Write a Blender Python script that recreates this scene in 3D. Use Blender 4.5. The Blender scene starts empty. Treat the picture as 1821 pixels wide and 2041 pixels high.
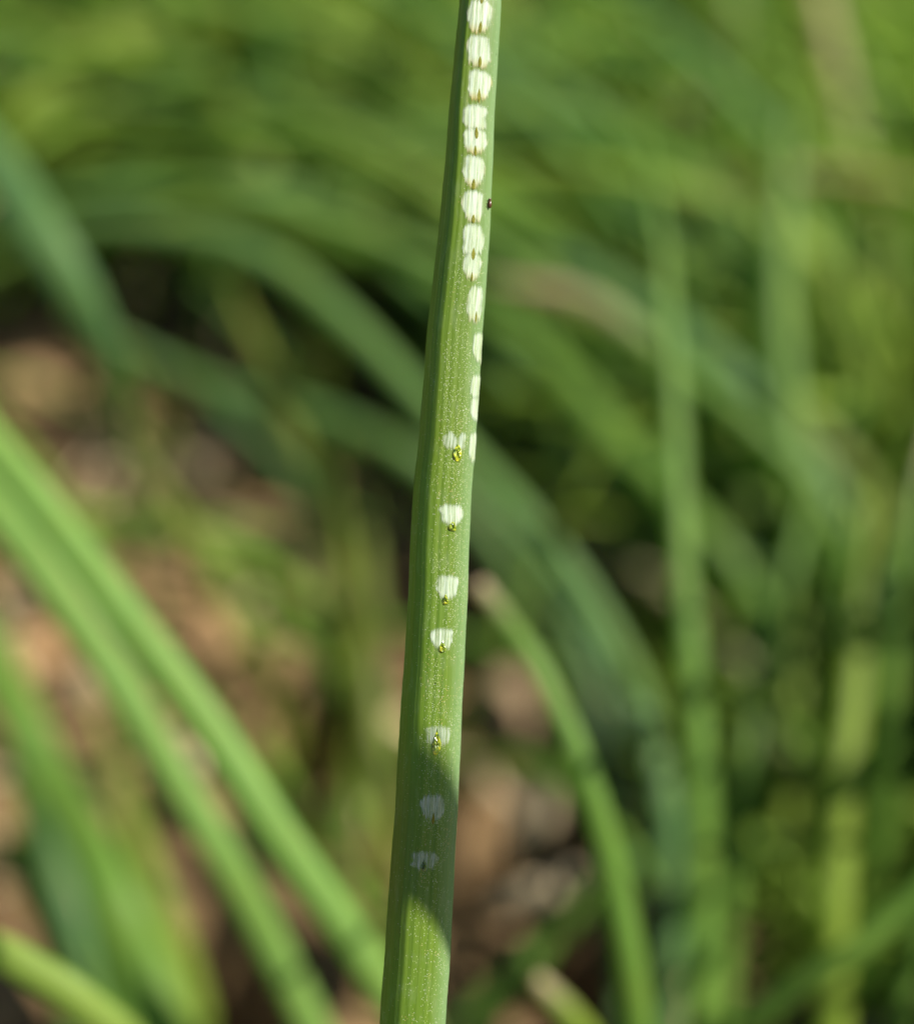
import bpy, math, random
from mathutils import Vector, noise

# ------------------------------------------------------------------ camera, light, exposure
S = 0.01                       # lengths below are written in centimetres
H, TH, D, W = 18.0, math.radians(40), 10.0, 6.0
CAM = Vector((0, 0, H))
RT = Vector((1, 0, 0))
UP = Vector((0, math.sin(TH), math.cos(TH)))
BK = Vector((0, -math.cos(TH), math.sin(TH)))
sc = bpy.context.scene
cd = bpy.data.cameras.new('camera'); cam = bpy.data.objects.new('camera', cd)
sc.collection.objects.link(cam); sc.camera = cam
cam.location = CAM * S
cam.rotation_euler = (math.pi / 2 - TH, 0, 0)
cd.sensor_fit = 'HORIZONTAL'; cd.sensor_width = 36; cd.lens = 36 * D / W
cd.clip_start = 0.002; cd.clip_end = 400
cd.dof.use_dof = True; cd.dof.focus_distance = (D - 0.12) * S
cd.dof.aperture_fstop = 9.5

SUN = (RT * 0.64 + UP * 0.56 + BK * 0.50).normalized()      # direction towards the sun
world = bpy.data.worlds.new('World'); sc.world = world; world.use_nodes = True
nt = world.node_tree; bg = nt.nodes['Background']
sky = nt.nodes.new('ShaderNodeTexSky'); sky.sky_type = 'NISHITA'; sky.sun_disc = False
sky.sun_elevation = math.asin(SUN.z); sky.sun_rotation = math.atan2(SUN.x, SUN.y)
sky.air_density = 1.0; sky.dust_density = 1.2
nt.links.new(sky.outputs[0], bg.inputs[0]); bg.inputs[1].default_value = 0.058
sl = bpy.data.lights.new('sun', 'SUN'); sun = bpy.data.objects.new('sun', sl)
sc.collection.objects.link(sun)
sl.energy = 5.0; sl.angle = math.radians(0.55); sl.color = (1.0, 0.95, 0.86)
sun.rotation_euler = SUN.to_track_quat('Z', 'Y').to_euler()
sun.location = (0.5, 0.3, 0.6)
sc.view_settings.view_transform = 'Standard'; sc.view_settings.look = 'None'
sc.view_settings.gamma = 1; sc.view_settings.use_curve_mapping = False
sc.view_settings.exposure = 1.12
sc.render.engine = 'CYCLES'
sc.cycles.use_denoising = True
sc.cycles.max_bounces = 10; sc.cycles.transmission_bounces = 6; sc.cycles.transparent_max_bounces = 12
sc.cycles.caustics_reflective = False; sc.cycles.caustics_refractive = False
sc.cycles.sample_clamp_indirect = 6

rnd = random.Random(11)

def P(px, py, k):
    """a point seen at that place of the photograph, k times as far as the leaf in focus (cm)"""
    f = W * k / 1821
    return CAM + RT * ((px - 910.5) * f) + UP * ((1020.5 - py) * f) - BK * (D * k)

def project(p):
    q = p - CAM; dep = -q.dot(BK); k = dep / D
    if dep < 0.5: return (1e9, 1e9, k)
    return (910.5 + q.dot(RT) * 1821 / (W * k), 1020.5 - q.dot(UP) * 1821 / (W * k), k)

# ------------------------------------------------------------------ materials
def srgb(r, g, b):
    f = lambda c: ((c / 255 + 0.055) / 1.055) ** 2.4 if c > 10 else c / 255 / 12.92
    return (f(r), f(g), f(b), 1)

class NT:
    def __init__(s, name):
        s.m = bpy.data.materials.new(name); s.m.use_nodes = True
        s.t = s.m.node_tree; s.t.nodes.clear()
        s.out = s.n('ShaderNodeOutputMaterial')
    def n(s, kind, **kw):
        nd = s.t.nodes.new(kind)
        for a, v in kw.items(): setattr(nd, a, v)
        return nd
    def l(s, a, b): s.t.links.new(a, b)
    def math(s, op, a, b=None, c=None, clamp=False):
        nd = s.n('ShaderNodeMath', operation=op, use_clamp=clamp)
        for i, v in enumerate((a, b, c)):
            if v is None: continue
            if isinstance(v, (int, float)): nd.inputs[i].default_value = v
            else: s.l(v, nd.inputs[i])
        return nd.outputs[0]
    def mix(s, fac, a, b, mode='MIX'):
        nd = s.n('ShaderNodeMix', data_type='RGBA', blend_type=mode)
        for sock, v in ((nd.inputs[0], fac), (nd.inputs[6], a), (nd.inputs[7], b)):
            if isinstance(v, (int, float)): sock.default_value = v
            elif isinstance(v, tuple): sock.default_value = v
            else: s.l(v, sock)
        return nd.outputs[2]
    def ramp(s, fac, stops):
        nd = s.n('ShaderNodeValToRGB'); cr = nd.color_ramp
        while len(cr.elements) < len(stops): cr.elements.new(0.5)
        for e, (p, c) in zip(cr.elements, stops):
            e.position = p; e.color = c if isinstance(c, tuple) else (c, c, c, 1)
        s.l(fac, nd.inputs[0]); return nd.outputs[0]
    def noise(s, vec, scale, detail=3, rough=0.55, sx=1, sy=1, sz=1):
        mp = s.n('ShaderNodeMapping'); mp.inputs['Scale'].default_value = (sx, sy, sz)
        s.l(vec, mp.inputs[0])
        nd = s.n('ShaderNodeTexNoise'); nd.inputs['Scale'].default_value = scale
        nd.inputs['Detail'].default_value = detail; nd.inputs['Roughness'].default_value = rough
        s.l(mp.outputs[0], nd.inputs['Vector']); return nd.outputs['Fac']
    def voronoi(s, vec, scale, sx=1, sy=1, feature='F1', out='Distance', rand=1.0):
        mp = s.n('ShaderNodeMapping'); mp.inputs['Scale'].default_value = (sx, sy, 1)
        s.l(vec, mp.inputs[0])
        nd = s.n('ShaderNodeTexVoronoi', feature=feature); nd.inputs['Scale'].default_value = scale
        nd.inputs['Randomness'].default_value = rand
        s.l(mp.outputs[0], nd.inputs['Vector']); return nd.outputs[out]
    def bump(s, h, strength, dist):
        b = s.n('ShaderNodeBump'); b.inputs['Strength'].default_value = strength
        b.inputs['Distance'].default_value = dist; s.l(h, b.inputs['Height']); return b.outputs[0]

def leafy_shader(T, col, trans_col, trans, rough, normal=None, spec=0.5):
    """a green leaf wall: waxy diffuse surface that lets part of the light through"""
    pb = T.n('ShaderNodeBsdfPrincipled')
    T.l(col, pb.inputs['Base Color'])
    if isinstance(rough, float): pb.inputs['Roughness'].default_value = rough
    else: T.l(rough, pb.inputs['Roughness'])
    pb.inputs['Specular IOR Level'].default_value = spec
    tr = T.n('ShaderNodeBsdfTranslucent'); T.l(trans_col, tr.inputs['Color'])
    if normal is not None:
        T.l(normal, pb.inputs['Normal']); T.l(normal, tr.inputs['Normal'])
    mx = T.n('ShaderNodeMixShader'); mx.inputs[0].default_value = trans
    T.l(pb.outputs[0], mx.inputs[1]); T.l(tr.outputs[0], mx.inputs[2])
    T.l(mx.outputs[0], T.out.inputs[0])

def mat_leaf():
    T = NT('chive_leaf_green')
    oi = T.n('ShaderNodeObjectInfo'); uv = T.n('ShaderNodeUVMap').outputs[0]
    at = T.n('ShaderNodeAttribute'); at.attribute_name = 'dry'
    streak = T.noise(uv, 1.0, 4, 0.6, sx=14, sy=1.2)
    blot = T.noise(uv, 1.0, 3, 0.6, sx=1.5, sy=0.9)
    c = T.mix(T.ramp(streak, [(0.3, 0.0), (0.7, 1.0)]), T.mix(1.0, oi.outputs['Color'], (0.62, 0.74, 0.62, 1), 'MULTIPLY'), oi.outputs['Color'])
    c = T.mix(T.math('MULTIPLY', T.ramp(blot, [(0.45, 0.0), (0.75, 1.0)]), 0.35), c, (0.22, 0.27, 0.04, 1))
    dry = T.mix(streak, (0.62, 0.49, 0.36, 1), (0.44, 0.32, 0.22, 1))
    c2 = T.mix(at.outputs['Fac'], c, dry)
    tc = T.mix(0.5, c2, T.mix(1.0, c2, (1.8, 2.1, 0.35, 1), 'MULTIPLY'))
    nrm = T.bump(streak, 0.35, 0.0002)
    leafy_shader(T, c2, tc, 0.52, 0.52, nrm, 0.28)
    return T.m

def mat_hero():
    T = NT('chive_leaf_close')
    uv = T.n('ShaderNodeUVMap').outputs[0]      # u: cm round the leaf, v: cm along it
    sx = T.n('ShaderNodeSeparateXYZ'); T.l(uv, sx.inputs[0]); U_, V_ = sx.outputs[0], sx.outputs[1]
    at = T.n('ShaderNodeAttribute'); at.attribute_name = 'right_pale'
    vein = T.noise(uv, 1.0, 3, 0.6, sx=34, sy=0.30)
    fine = T.noise(uv, 1.0, 3, 0.65, sx=150, sy=3.0)
    cell = T.noise(uv, 1.0, 2, 0.6, sx=95, sy=28)
    soft = T.noise(uv, 1.0, 3, 0.5, sx=5, sy=0.9)
    c = T.mix(T.ramp(vein, [(0.32, 0.0), (0.70, 1.0)]), (0.072, 0.148, 0.003, 1), (0.130, 0.208, 0.016, 1))
    c = T.mix(T.math('MULTIPLY', T.ramp(soft, [(0.35, 0.0), (0.7, 1.0)]), 0.5), c, (0.128, 0.188, 0.005, 1))
    c = T.mix(T.math('MULTIPLY', T.ramp(fine, [(0.35, 0.0), (0.8, 1.0)]), 0.30), c, (0.20, 0.28, 0.09, 1))
    c = T.mix(T.math('MULTIPLY', at.outputs['Fac'], T.ramp(fine, [(0.2, 0.55), (0.8, 1.0)])), c, (0.22, 0.34, 0.17, 1))
    wax = T.noise(uv, 1.0, 4, 0.6, sx=16, sy=5)
    c = T.mix(T.math('MULTIPLY', T.ramp(wax, [(0.52, 0.0), (0.72, 1.0)]), 0.4), c, (0.21, 0.27, 0.12, 1))
    base = c
    # wax granules in rows, their glitter put in as pale and ochre colour
    d1 = T.voronoi(uv, 1.0, sx=104, sy=88)
    cellc = T.voronoi(uv, 1.0, sx=104, sy=88, out='Color')
    sp = T.n('ShaderNodeSeparateColor'); T.l(cellc, sp.inputs[0])
    dens = T.noise(uv, 1.0, 3, 0.6, sx=9, sy=2.2)
    at2 = T.n('ShaderNodeAttribute'); at2.attribute_name = 'grain'
    thr = T.math('MULTIPLY', T.ramp(dens, [(0.33, 0.0), (0.62, 1.0)]), T.math('MULTIPLY', at2.outputs['Fac'], 1.25))
    on = T.math('LESS_THAN', sp.outputs[0], thr)
    dot = T.math('MULTIPLY', on, T.ramp(d1, [(0.16, 1.0), (0.36, 0.0)]))
    warm = T.noise(uv, 1.0, 2, 0.5, sx=10, sy=1.9)
    gcol = T.mix(T.ramp(warm, [(0.52, 0.0), (0.66, 1.0)]), (0.52, 0.60, 0.26, 1), (0.66, 0.42, 0.17, 1))
    gcol = T.mix(T.ramp(sp.outputs[1], [(0.6, 0.0), (0.7, 1.0)]), gcol, (0.66, 0.68, 0.52, 1))
    c = T.mix(T.math('MULTIPLY', dot, 0.65), c, gcol)
    # a few brown pin pricks
    d2 = T.voronoi(uv, 1.0, sx=9, sy=6)
    c = T.mix(T.ramp(d2, [(0.025, 1.0), (0.045, 0.0)]), c, (0.03, 0.035, 0.01, 1))
    tc = T.mix(1.0, base, (0.8, 1.9, 0.05, 1), 'MULTIPLY')
    hgt = T.math('ADD', T.math('MULTIPLY', vein, 1.2), T.math('ADD', T.math('MULTIPLY', fine, 0.35), T.math('ADD', T.math('MULTIPLY', dot, 0.6), T.math('MULTIPLY', cell, 0.35))))
    nrm = T.bump(hgt, 0.40, 0.00005)
    leafy_shader(T, c, tc, 0.36, T.math('SUBTRACT', 0.44, T.math('MULTIPLY', dot, 0.15)), nrm, 0.34)
    return T.m

def mat_scar():
    T = NT('bleached_leaf_skin')
    uv = T.n('ShaderNodeUVMap').outputs[0]
    at = T.n('ShaderNodeAttribute'); at.attribute_name = 'cover'
    br = T.n('ShaderNodeAttribute'); br.attribute_name = 'browning'
    s1 = T.noise(uv, 1.0, 3, 0.7, sx=120, sy=4)
    s2 = T.noise(uv, 1.0, 2, 0.6, sx=38, sy=1.2)
    sp = T.noise(uv, 1.0, 2, 0.6, sx=120, sy=80)
    c = T.mix(T.ramp(s1, [(0.34, 0.0), (0.66, 1.0)]), (0.20, 0.28, 0.10, 1), (0.345, 0.42, 0.30, 1))
    c = T.mix(T.math('MULTIPLY', T.ramp(s2, [(0.42, 0.0), (0.62, 1.0)]), 0.55), c, (0.42, 0.50, 0.43, 1))
    c = T.mix(T.math('MULTIPLY', T.ramp(sp, [(0.5, 0.0), (0.7, 1.0)]), 0.3), c, (0.55, 0.49, 0.30, 1))
    c = T.mix(br.outputs['Fac'], c, (0.26, 0.21, 0.02, 1))
    pb = T.n('ShaderNodeBsdfPrincipled'); T.l(c, pb.inputs['Base Color']); pb.inputs['Roughness'].default_value = 0.42
    T.l(T.bump(s1, 0.5, 0.00006), pb.inputs['Normal'])
    trp = T.n('ShaderNodeBsdfTransparent')
    a = T.math('ADD', at.outputs['Fac'], T.math('MULTIPLY', T.math('SUBTRACT', s1, 0.5), 1.4))
    fac = T.ramp(a, [(0.15, 0.0), (1.0, 0.92)])
    mx = T.n('ShaderNodeMixShader'); T.l(fac, mx.inputs[0])
    T.l(trp.outputs[0], mx.inputs[1]); T.l(pb.outputs[0], mx.inputs[2]); T.l(mx.outputs[0], T.out.inputs[0])
    return T.m

def mat_puncture():
    T = NT('wet_green_puncture')
    tc = T.n('ShaderNodeTexCoord').outputs['Object']
    n1 = T.noise(tc, 4200, 2, 0.5); oi = T.n('ShaderNodeObjectInfo')
    c = T.ramp(n1, [(0.34, (0.020, 0.060, 0.003, 1)), (0.52, (0.10, 0.20, 0.004, 1)), (0.70, (0.34, 0.44, 0.02, 1))])
    c = T.mix(1.0, c, oi.outputs['Color'], 'MULTIPLY')
    pb = T.n('ShaderNodeBsdfPrincipled'); T.l(c, pb.inputs['Base Color'])
    pb.inputs['Roughness'].default_value = 0.28; pb.inputs['Specular IOR Level'].default_value = 0.9
    T.l(T.bump(n1, 0.6, 0.00006), pb.inputs['Normal'])
    T.l(pb.outputs[0], T.out.inputs[0]); return T.m

def mat_plain(name, col, rough, spec=0.5, var=0.3, scale=800):
    T = NT(name); tc = T.n('ShaderNodeTexCoord').outputs['Object']
    n1 = T.noise(tc, scale, 3, 0.6)
    dark = tuple(v * (1 - var) for v in col[:3]) + (1,)
    c = T.mix(n1, dark, col)
    pb = T.n('ShaderNodeBsdfPrincipled'); T.l(c, pb.inputs['Base Color'])
    pb.inputs['Roughness'].default_value = rough; pb.inputs['Specular IOR Level'].default_value = spec
    T.l(T.bump(n1, 0.4, 0.0002), pb.inputs['Normal'])
    T.l(pb.outputs[0], T.out.inputs[0]); return T.m

def mat_soil(name, use_obj=False):
    T = NT(name); g = T.n('ShaderNodeNewGeometry').outputs['Position']
    n1 = T.noise(g, 60, 5, 0.62); n2 = T.noise(g, 400, 3, 0.6); n3 = T.noise(g, 18, 2, 0.5)
    c = T.ramp(n1, [(0.30, (0.035, 0.020, 0.009, 1)), (0.50, (0.122, 0.074, 0.031, 1)), (0.70, (0.29, 0.188, 0.082, 1))])
    c = T.mix(T.math('MULTIPLY', T.ramp(n3, [(0.4, 0.0), (0.7, 1.0)]), 0.5), c, (0.20, 0.115, 0.05, 1))
    c = T.mix(T.math('MULTIPLY', T.ramp(n2, [(0.35, 0.0), (0.75, 1.0)]), 0.35), c, (0.38, 0.27, 0.14, 1))
    if use_obj:
        oi = T.n('ShaderNodeObjectInfo'); c = T.mix(0.75, c, oi.outputs['Color'])
    pb = T.n('ShaderNodeBsdfPrincipled'); T.l(c, pb.inputs['Base Color'])
    pb.inputs['Roughness'].default_value = 0.9; pb.inputs['Specular IOR Level'].default_value = 0.2
    T.l(T.bump(n2, 0.5, 0.001), pb.inputs['Normal'])
    T.l(pb.outputs[0], T.out.inputs[0]); return T.m

M_LEAF, M_HERO, M_SCAR, M_PUNC = mat_leaf(), mat_hero(), mat_scar(), mat_puncture()
M_SOIL, M_STONE = mat_soil('garden_soil'), mat_soil('dry_clod', True)
M_STRAW = mat_plain('dry_straw', (0.46, 0.36, 0.21, 1), 0.7)
M_BUG = mat_plain('brown_black_shell', (0.075, 0.030, 0.012, 1), 0.25, 0.5)
M_SLIT = mat_plain('ochre_slit', (0.17, 0.175, 0.004, 1), 0.6, 0.2, 0.7, 6000)

# ------------------------------------------------------------------ object helpers
def link(name, verts, faces, mat, base=Vector((0, 0, 0)), parent=None, smooth=True):
    me = bpy.data.meshes.new(name)
    me.from_pydata([tuple((v - base) * S) for v in verts], [], faces)
    me.materials.append(mat)
    if smooth: me.polygons.foreach_set('use_smooth', [True] * len(me.polygons))
    o = bpy.data.objects.new(name, me); sc.collection.objects.link(o)
    if parent is None: o.location = base * S
    else: o.parent = parent
    return o

def tag(o, label=None, cat=None, group=None, kind=None):
    if label: o['label'] = label
    if cat: o['category'] = cat
    if group: o['group'] = group
    if kind: o['kind'] = kind
    return o

def set_attr(me, name, vals):
    a = me.attributes.new(name, 'FLOAT', 'POINT'); a.data.foreach_set('value', vals)

def set_uv(me, uvv):
    uvl = me.uv_layers.new(name='UVMap')
    vi = [0] * len(me.loops); me.loops.foreach_get('vertex_index', vi)
    flat = []
    for i in vi: flat += uvv[i]
    uvl.data.foreach_set('uv', flat)

def crom(pts, n):
    """n samples of a Catmull-Rom curve, even in parameter; items are tuples or Vectors"""
    out = []; m = len(pts)
    for i in range(n):
        t = i / (n - 1) * (m - 1); j = min(int(t), m - 2); f = t - j
        p0 = pts[max(j - 1, 0)]; p1 = pts[j]; p2 = pts[j + 1]; p3 = pts[min(j + 2, m - 1)]
        if j == 0: p0 = p1 * 2 - p2
        if j + 2 > m - 1: p3 = p2 * 2 - p1
        out.append(0.5 * ((2 * p1) + (p2 - p0) * f + (2 * p0 - 5 * p1 + 4 * p2 - p3) * f * f + (3 * p1 - p0 - 3 * p2 + p3) * f ** 3))
    return out

def leaf_geo(pts, rad, dry=None, n=40, sides=10, flat=0.72, roll=0.0, cut=False):
    """hollow chive leaf swept root to tip through pts (cm); rad = radii per point; returns verts, faces, uv, dry"""
    c = crom(pts, n); r = crom([float(x) for x in rad], n)
    d = crom([float(x) for x in (dry or [0] * len(pts))], n)
    verts, uvs, dr = [], [], []
    t0 = (c[1] - c[0]).normalized()
    nrm = t0.cross(Vector((0.3, -1, 0.2))).normalized(); L = 0
    for i in range(n):
        t = (c[min(i + 1, n - 1)] - c[max(i - 1, 0)]).normalized()
        nrm = (nrm - t * nrm.dot(t)).normalized(); bn = t.cross(nrm)
        if i: L += (c[i] - c[i - 1]).length
        rr = max(r[i], 0.004)
        for s in range(sides):
            a = 2 * math.pi * s / sides + roll
            ca, sa = math.cos(a), math.sin(a)
            rib = 1 + 0.05 * math.cos(3 * a + 1)
            verts.append(c[i] + (nrm * ca + bn * sa * flat) * rr * rib)
            uvs.append((s / sides * 1.0, L)); dr.append(min(1, max(0, d[i])))
    faces = [(i * sides + s, i * sides + (s + 1) % sides, (i + 1) * sides + (s + 1) % sides, (i + 1) * sides + s)
             for i in range(n - 1) for s in range(sides)]
    faces.append(tuple(range((n - 1) * sides, n * sides)))
    return verts, faces, uvs, dr

def make_leaf(name, pts, rad, col, base, parent=None, **kw):
    v, f, uv, dr = leaf_geo(pts, rad, **kw)
    o = link(name, v, f, M_LEAF, base, parent)
    set_uv(o.data, uv); set_attr(o.data, 'dry', dr)
    o.color = col; return o

# ------------------------------------------------------------------ ground
def soil_at(px, py):
    a = P(px, py, 1) - CAM; t = -CAM.z / a.z; return (CAM + a * t).xy
HOLES = [(*soil_at(1215, 1500), 1.5, 3.0), (*soil_at(1040, 1700), 1.0, 2.4), (*soil_at(1130, 1930), 1.1, 2.2), (*soil_at(625, 1400), 0.9, 2.0), (*soil_at(690, 1560), 0.8, 1.8),
         (*soil_at(420, 1960), 1.0, 2.2), (*soil_at(960, 1260), 0.9, 1.8), (*soil_at(1560, 1560), 1.3, 2.2)]
def ground_h(x, y):
    p = Vector((x * 0.12, y * 0.12, 3.1))
    h = noise.noise(p) * 1.0 + noise.noise(p * 3.1) * 0.45 + noise.noise(p * 9) * 0.16
    for hx, hy, hr, hd in HOLES:                # hollows added between the clumps so the soil there falls dark
        q = math.hypot((x - hx) / hr, (y - hy) / (hr * 1.15)) + 0.25 * noise.noise(p * 6)
        if q < 1.6: h -= hd / (1 + math.exp((q - 0.85) * 9))
    return h

def build_ground():
    xs = [-30000, -3000, -400, -120] + [(-60 + i * 0.5) for i in range(241)] + [120, 400, 3000, 30000]
    ys = [-30000, -3000, -400, -80] + [(-20 + i * 0.5) for i in range(241)] + [200, 500, 3000, 30000]
    verts = []
    for y in ys:
        for x in xs:
            near = abs(x) <= 60 and -20 <= y <= 100
            verts.append(Vector((x, y, ground_h(x, y) if near else 0)))
    nx = len(xs)
    faces = [(j * nx + i, j * nx + i + 1, (j + 1) * nx + i + 1, (j + 1) * nx + i) for j in range(len(ys) - 1) for i in range(nx - 1)]
    return tag(link('ground', verts, faces, M_SOIL), kind='structure')
build_ground()

ICO = None
def ico():
    global ICO
    if ICO is None:
        import bmesh
        bm = bmesh.new(); bmesh.ops.create_icosphere(bm, subdivisions=2, radius=1)
        ICO = ([v.co.copy() for v in bm.verts], [tuple(v.index for v in f.verts) for f in bm.faces]); bm.free()
    return ICO

def lump(c, size, seed, flat=0.7, rough=0.35):
    V, F = ico(); off = Vector((seed * 7.7, seed * 3.3, seed * 1.9)); out = []
    for v in V:
        k = 1 + rough * noise.noise(v * 1.3 + off) * 2 + rough * 0.4 * noise.noise(v * 3.7 + off)
        out.append(c + Vector((v.x * size.x * k, v.y * size.y * k, v.z * size.z * k * flat)))
    return out, F

# loose crumbs of soil nobody could count
verts, faces = [], []
for i in range(2600):
    x, y = rnd.uniform(-22, 22), rnd.uniform(6, 50)
    r = 0.10 + 0.42 * rnd.random() ** 2.5
    v, f = lump(Vector((x, y, ground_h(x, y) + r * 0.2)), Vector((r, r * rnd.uniform(0.7, 1.2), r)), i, rough=0.45)
    b = len(verts); verts += v; faces += [tuple(q + b for q in t) for t in f]
tag(link('soil_crumbs', verts, faces, M_SOIL), 'brown crumbs of garden soil strewn between the chives', 'soil', kind='stuff')

# dry straw and leaf litter on the soil
verts, faces = [], []
for i in range(500):
    x, y = rnd.uniform(-20, 20), rnd.uniform(7, 45); a = rnd.uniform(0, math.pi); l = rnd.uniform(0.4, 2.2); w = rnd.uniform(0.04, 0.16)
    d = Vector((math.cos(a), math.sin(a), rnd.uniform(-0.15, 0.2))); sdv = Vector((-d.y, d.x, 0.1)) * w
    z = ground_h(x, y) + 0.25; b = len(verts)
    for q in range(5):
        t = q / 4 - 0.5; bow = Vector((0, 0, 0.12 * (0.25 - t * t) * l))
        c = Vector((x, y, z)) + d * (l * t) + bow; k = 1 - abs(t) * 1.2
        verts += [c - sdv * k, c + Vector((0, 0, w * 0.5)), c + sdv * k]
    for q in range(4):
        for e in range(2): faces.append((b + q * 3 + e, b + q * 3 + e + 1, b + q * 3 + e + 4, b + q * 3 + e + 3))
tag(link('straw_litter', verts, faces, M_STRAW), 'short bits of dry straw scattered on the soil', 'litter', kind='stuff')

# clods and pebbles one can tell apart
def on_ground(px, py):
    a = P(px, py, 1) - CAM; t = (0.2 - CAM.z) / a.z; return CAM + a * t
clods = [
    (415, 975, .50, .46, (0.52, 0.39, 0.22, 1), 'rounded pale ochre pebble, the brightest one on the brown soil'),
    (80, 1320, .46, .50, (0.50, 0.32, 0.19, 1), 'tan clod beside the lower left edge of the broad bright leaf'),
    (440, 1280, .62, .45, (0.46, 0.30, 0.18, 1), 'tan clod between the broad bright leaf and the olive leaf'),
    (1000, 1420, .62, .75, (0.30, 0.23, 0.17, 1), 'greyish brown clod just past the marked leaf'),
    (255, 1570, .40, .65, (0.42, 0.28, 0.17, 1), 'reddish tan clod left of the shaded half of the twin leaves'),
    (265, 580, .85, .55, (0.44, 0.31, 0.19, 1), 'sandy clod below the blue green arching leaf'),
    (240, 860, .80, .75, (0.42, 0.29, 0.17, 1), 'large sandy clod at the edge of the bare soil'),
    (60, 780, .95, .55, (0.42, 0.28, 0.18, 1), 'flat pinkish tan clod at the left border of the bare soil'),
    (600, 1130, .80, .70, (0.34, 0.24, 0.15, 1), 'dull brown clod behind the olive leaf'),
    (640, 690, .80, .50, (0.40, 0.23, 0.15, 1), 'reddish clod under the arch of the blue green leaf'),
    (190, 1390, .38, .42, (0.42, 0.34, 0.24, 1), 'small greyish clod left of the twin leaves'),
    (1000, 1800, .30, .28, (0.30, 0.20, 0.13, 1), 'dark brown clod beside the pale dead leaf scrap'),
    (1250, 790, .70, .55, (0.34, 0.14, 0.09, 1), 'rust red clod glimpsed between leaves behind the upright leaf'),
    (450, 1900, .34, .42, (0.34, 0.20, 0.12, 1), 'small russet clod at the foot of the twin leaves'),
]
for i, (px, py, rx, ry, col, lab) in enumerate(clods):
    c = on_ground(px, py); c.z = ground_h(c.x, c.y) + 0.30
    v, f = lump(c, Vector((rx, ry, (rx + ry) / 2)), 100 + i, 0.75, 0.22)
    base = Vector((c.x, c.y, 0.0))
    o = link('pebble' if i == 0 else 'soil_clod', v, f, M_STONE, base); o.color = (col[0] * (1 if i == 0 else .82), col[1] * (1 if i == 0 else .78), col[2] * (1 if i == 0 else .62), 1)
    tag(o, lab, 'pebble' if i == 0 else 'clod', 'clods lying on the bare soil' if i else None)

# ------------------------------------------------------------------ the leaf in focus
YT = [-1500, -900, -400, 0, 170, 340, 510, 680, 850, 1020, 1170, 1340, 1510, 1680, 1850, 2041, 2500, 3300, 4300]
LX = [1010, 978, 944, 915.5, 899, 885.5, 868, 850, 836, 821, 813.5, 804, 792, 782, 769.5, 756, 725, 690, 668]
RX = [1012, 1012, 1007, 998.5, 988.5, 981.5, 972.5, 960.5, 949, 938, 932, 924.5, 916.5, 908.5, 900, 887.5, 860, 832, 815]
RG = [.20, .18, .17, .17, .18, .24, .25, .24, .26, .27, .285, .30, .31, .31, .30, .30, .30, .30, .30]  # ridge, as a share of the width
KD = [1.10, 1.045, 1.01, 1, 1, 1, 1, 1, 1, 1, 1, 1, 1, 1, 1.0, 1.0, 1.01, 1.06, 1.22]     # depth
def interp(tab, y):
    n = len(YT)
    if y <= YT[0]: return tab[0]
    if y >= YT[-1]: return tab[-1]
    j = max(i for i in range(n - 1) if YT[i] <= y); h = YT[j + 1] - YT[j]; t = (y - YT[j]) / h
    def sl(i):
        if i == 0 or i == n - 1: return (tab[min(i + 1, n - 1)] - tab[max(i - 1, 0)]) / (YT[min(i + 1, n - 1)] - YT[max(i - 1, 0)])
        return (tab[i + 1] - tab[i - 1]) / (YT[i + 1] - YT[i - 1])
    a, b = tab[j], tab[j + 1]; ma, mb = sl(j) * h, sl(j + 1) * h
    return (2 * t**3 - 3 * t * t + 1) * a + (t**3 - 2 * t * t + t) * ma + (-2 * t**3 + 3 * t * t) * b + (t**3 - t * t) * mb

ctrl = [(-1.0, -0.06), (-0.93, 0.12), (-0.76, 0.40), (-0.56, 0.62), (-0.40, 0.72), (-0.2, 0.735), (0.1, 0.69), (0.4, 0.60), (0.7, 0.435), (0.9, 0.235),
        (0.985, 0.10), (0.99, -0.05), (0.85, -0.35), (0.5, -0.62), (0.0, -0.72), (-0.5, -0.62), (-0.85, -0.35)]
NC = 400
def closed(pts, n):
    out = []; m = len(pts)
    for i in range(n):
        t = i / n * m; j = int(t); f = t - j
        p0, p1, p2, p3 = (Vector(pts[(j + q) % m]) for q in (-1, 0, 1, 2))
        out.append(0.5 * ((2 * p1) + (p2 - p0) * f + (2 * p0 - 5 * p1 + 4 * p2 - p3) * f * f + (3 * p1 - p0 - 3 * p2 + p3) * f ** 3))
    return out
CS = closed(ctrl, NC)
mnx, mxx = min(p.x for p in CS), max(p.x for p in CS)
CS = [Vector(((p.x - mnx) / (mxx - mnx) * 2 - 1, p.y)) for p in CS]
acc = [0.0]
for i in range(NC): acc.append(acc[-1] + (CS[(i + 1) % NC] - CS[i]).length)
TOT = acc[-1]
i0 = min(range(NC), key=lambda i: CS[i].x); i1 = max(range(NC), key=lambda i: CS[i].x)
def cs_at(s):
    s = (s % 1.0) * TOT; lo, hi = 0, NC
    while hi - lo > 1:
        m = (lo + hi) // 2
        if acc[m] <= s: lo = m
        else: hi = m
    f = (s - acc[lo]) / max(1e-9, acc[lo + 1] - acc[lo])
    return CS[lo].lerp(CS[(lo + 1) % NC], f)
S_R = acc[i1] / TOT
S_L = acc[i0] / TOT if i0 < NC / 2 else acc[i0] / TOT - 1
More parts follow.
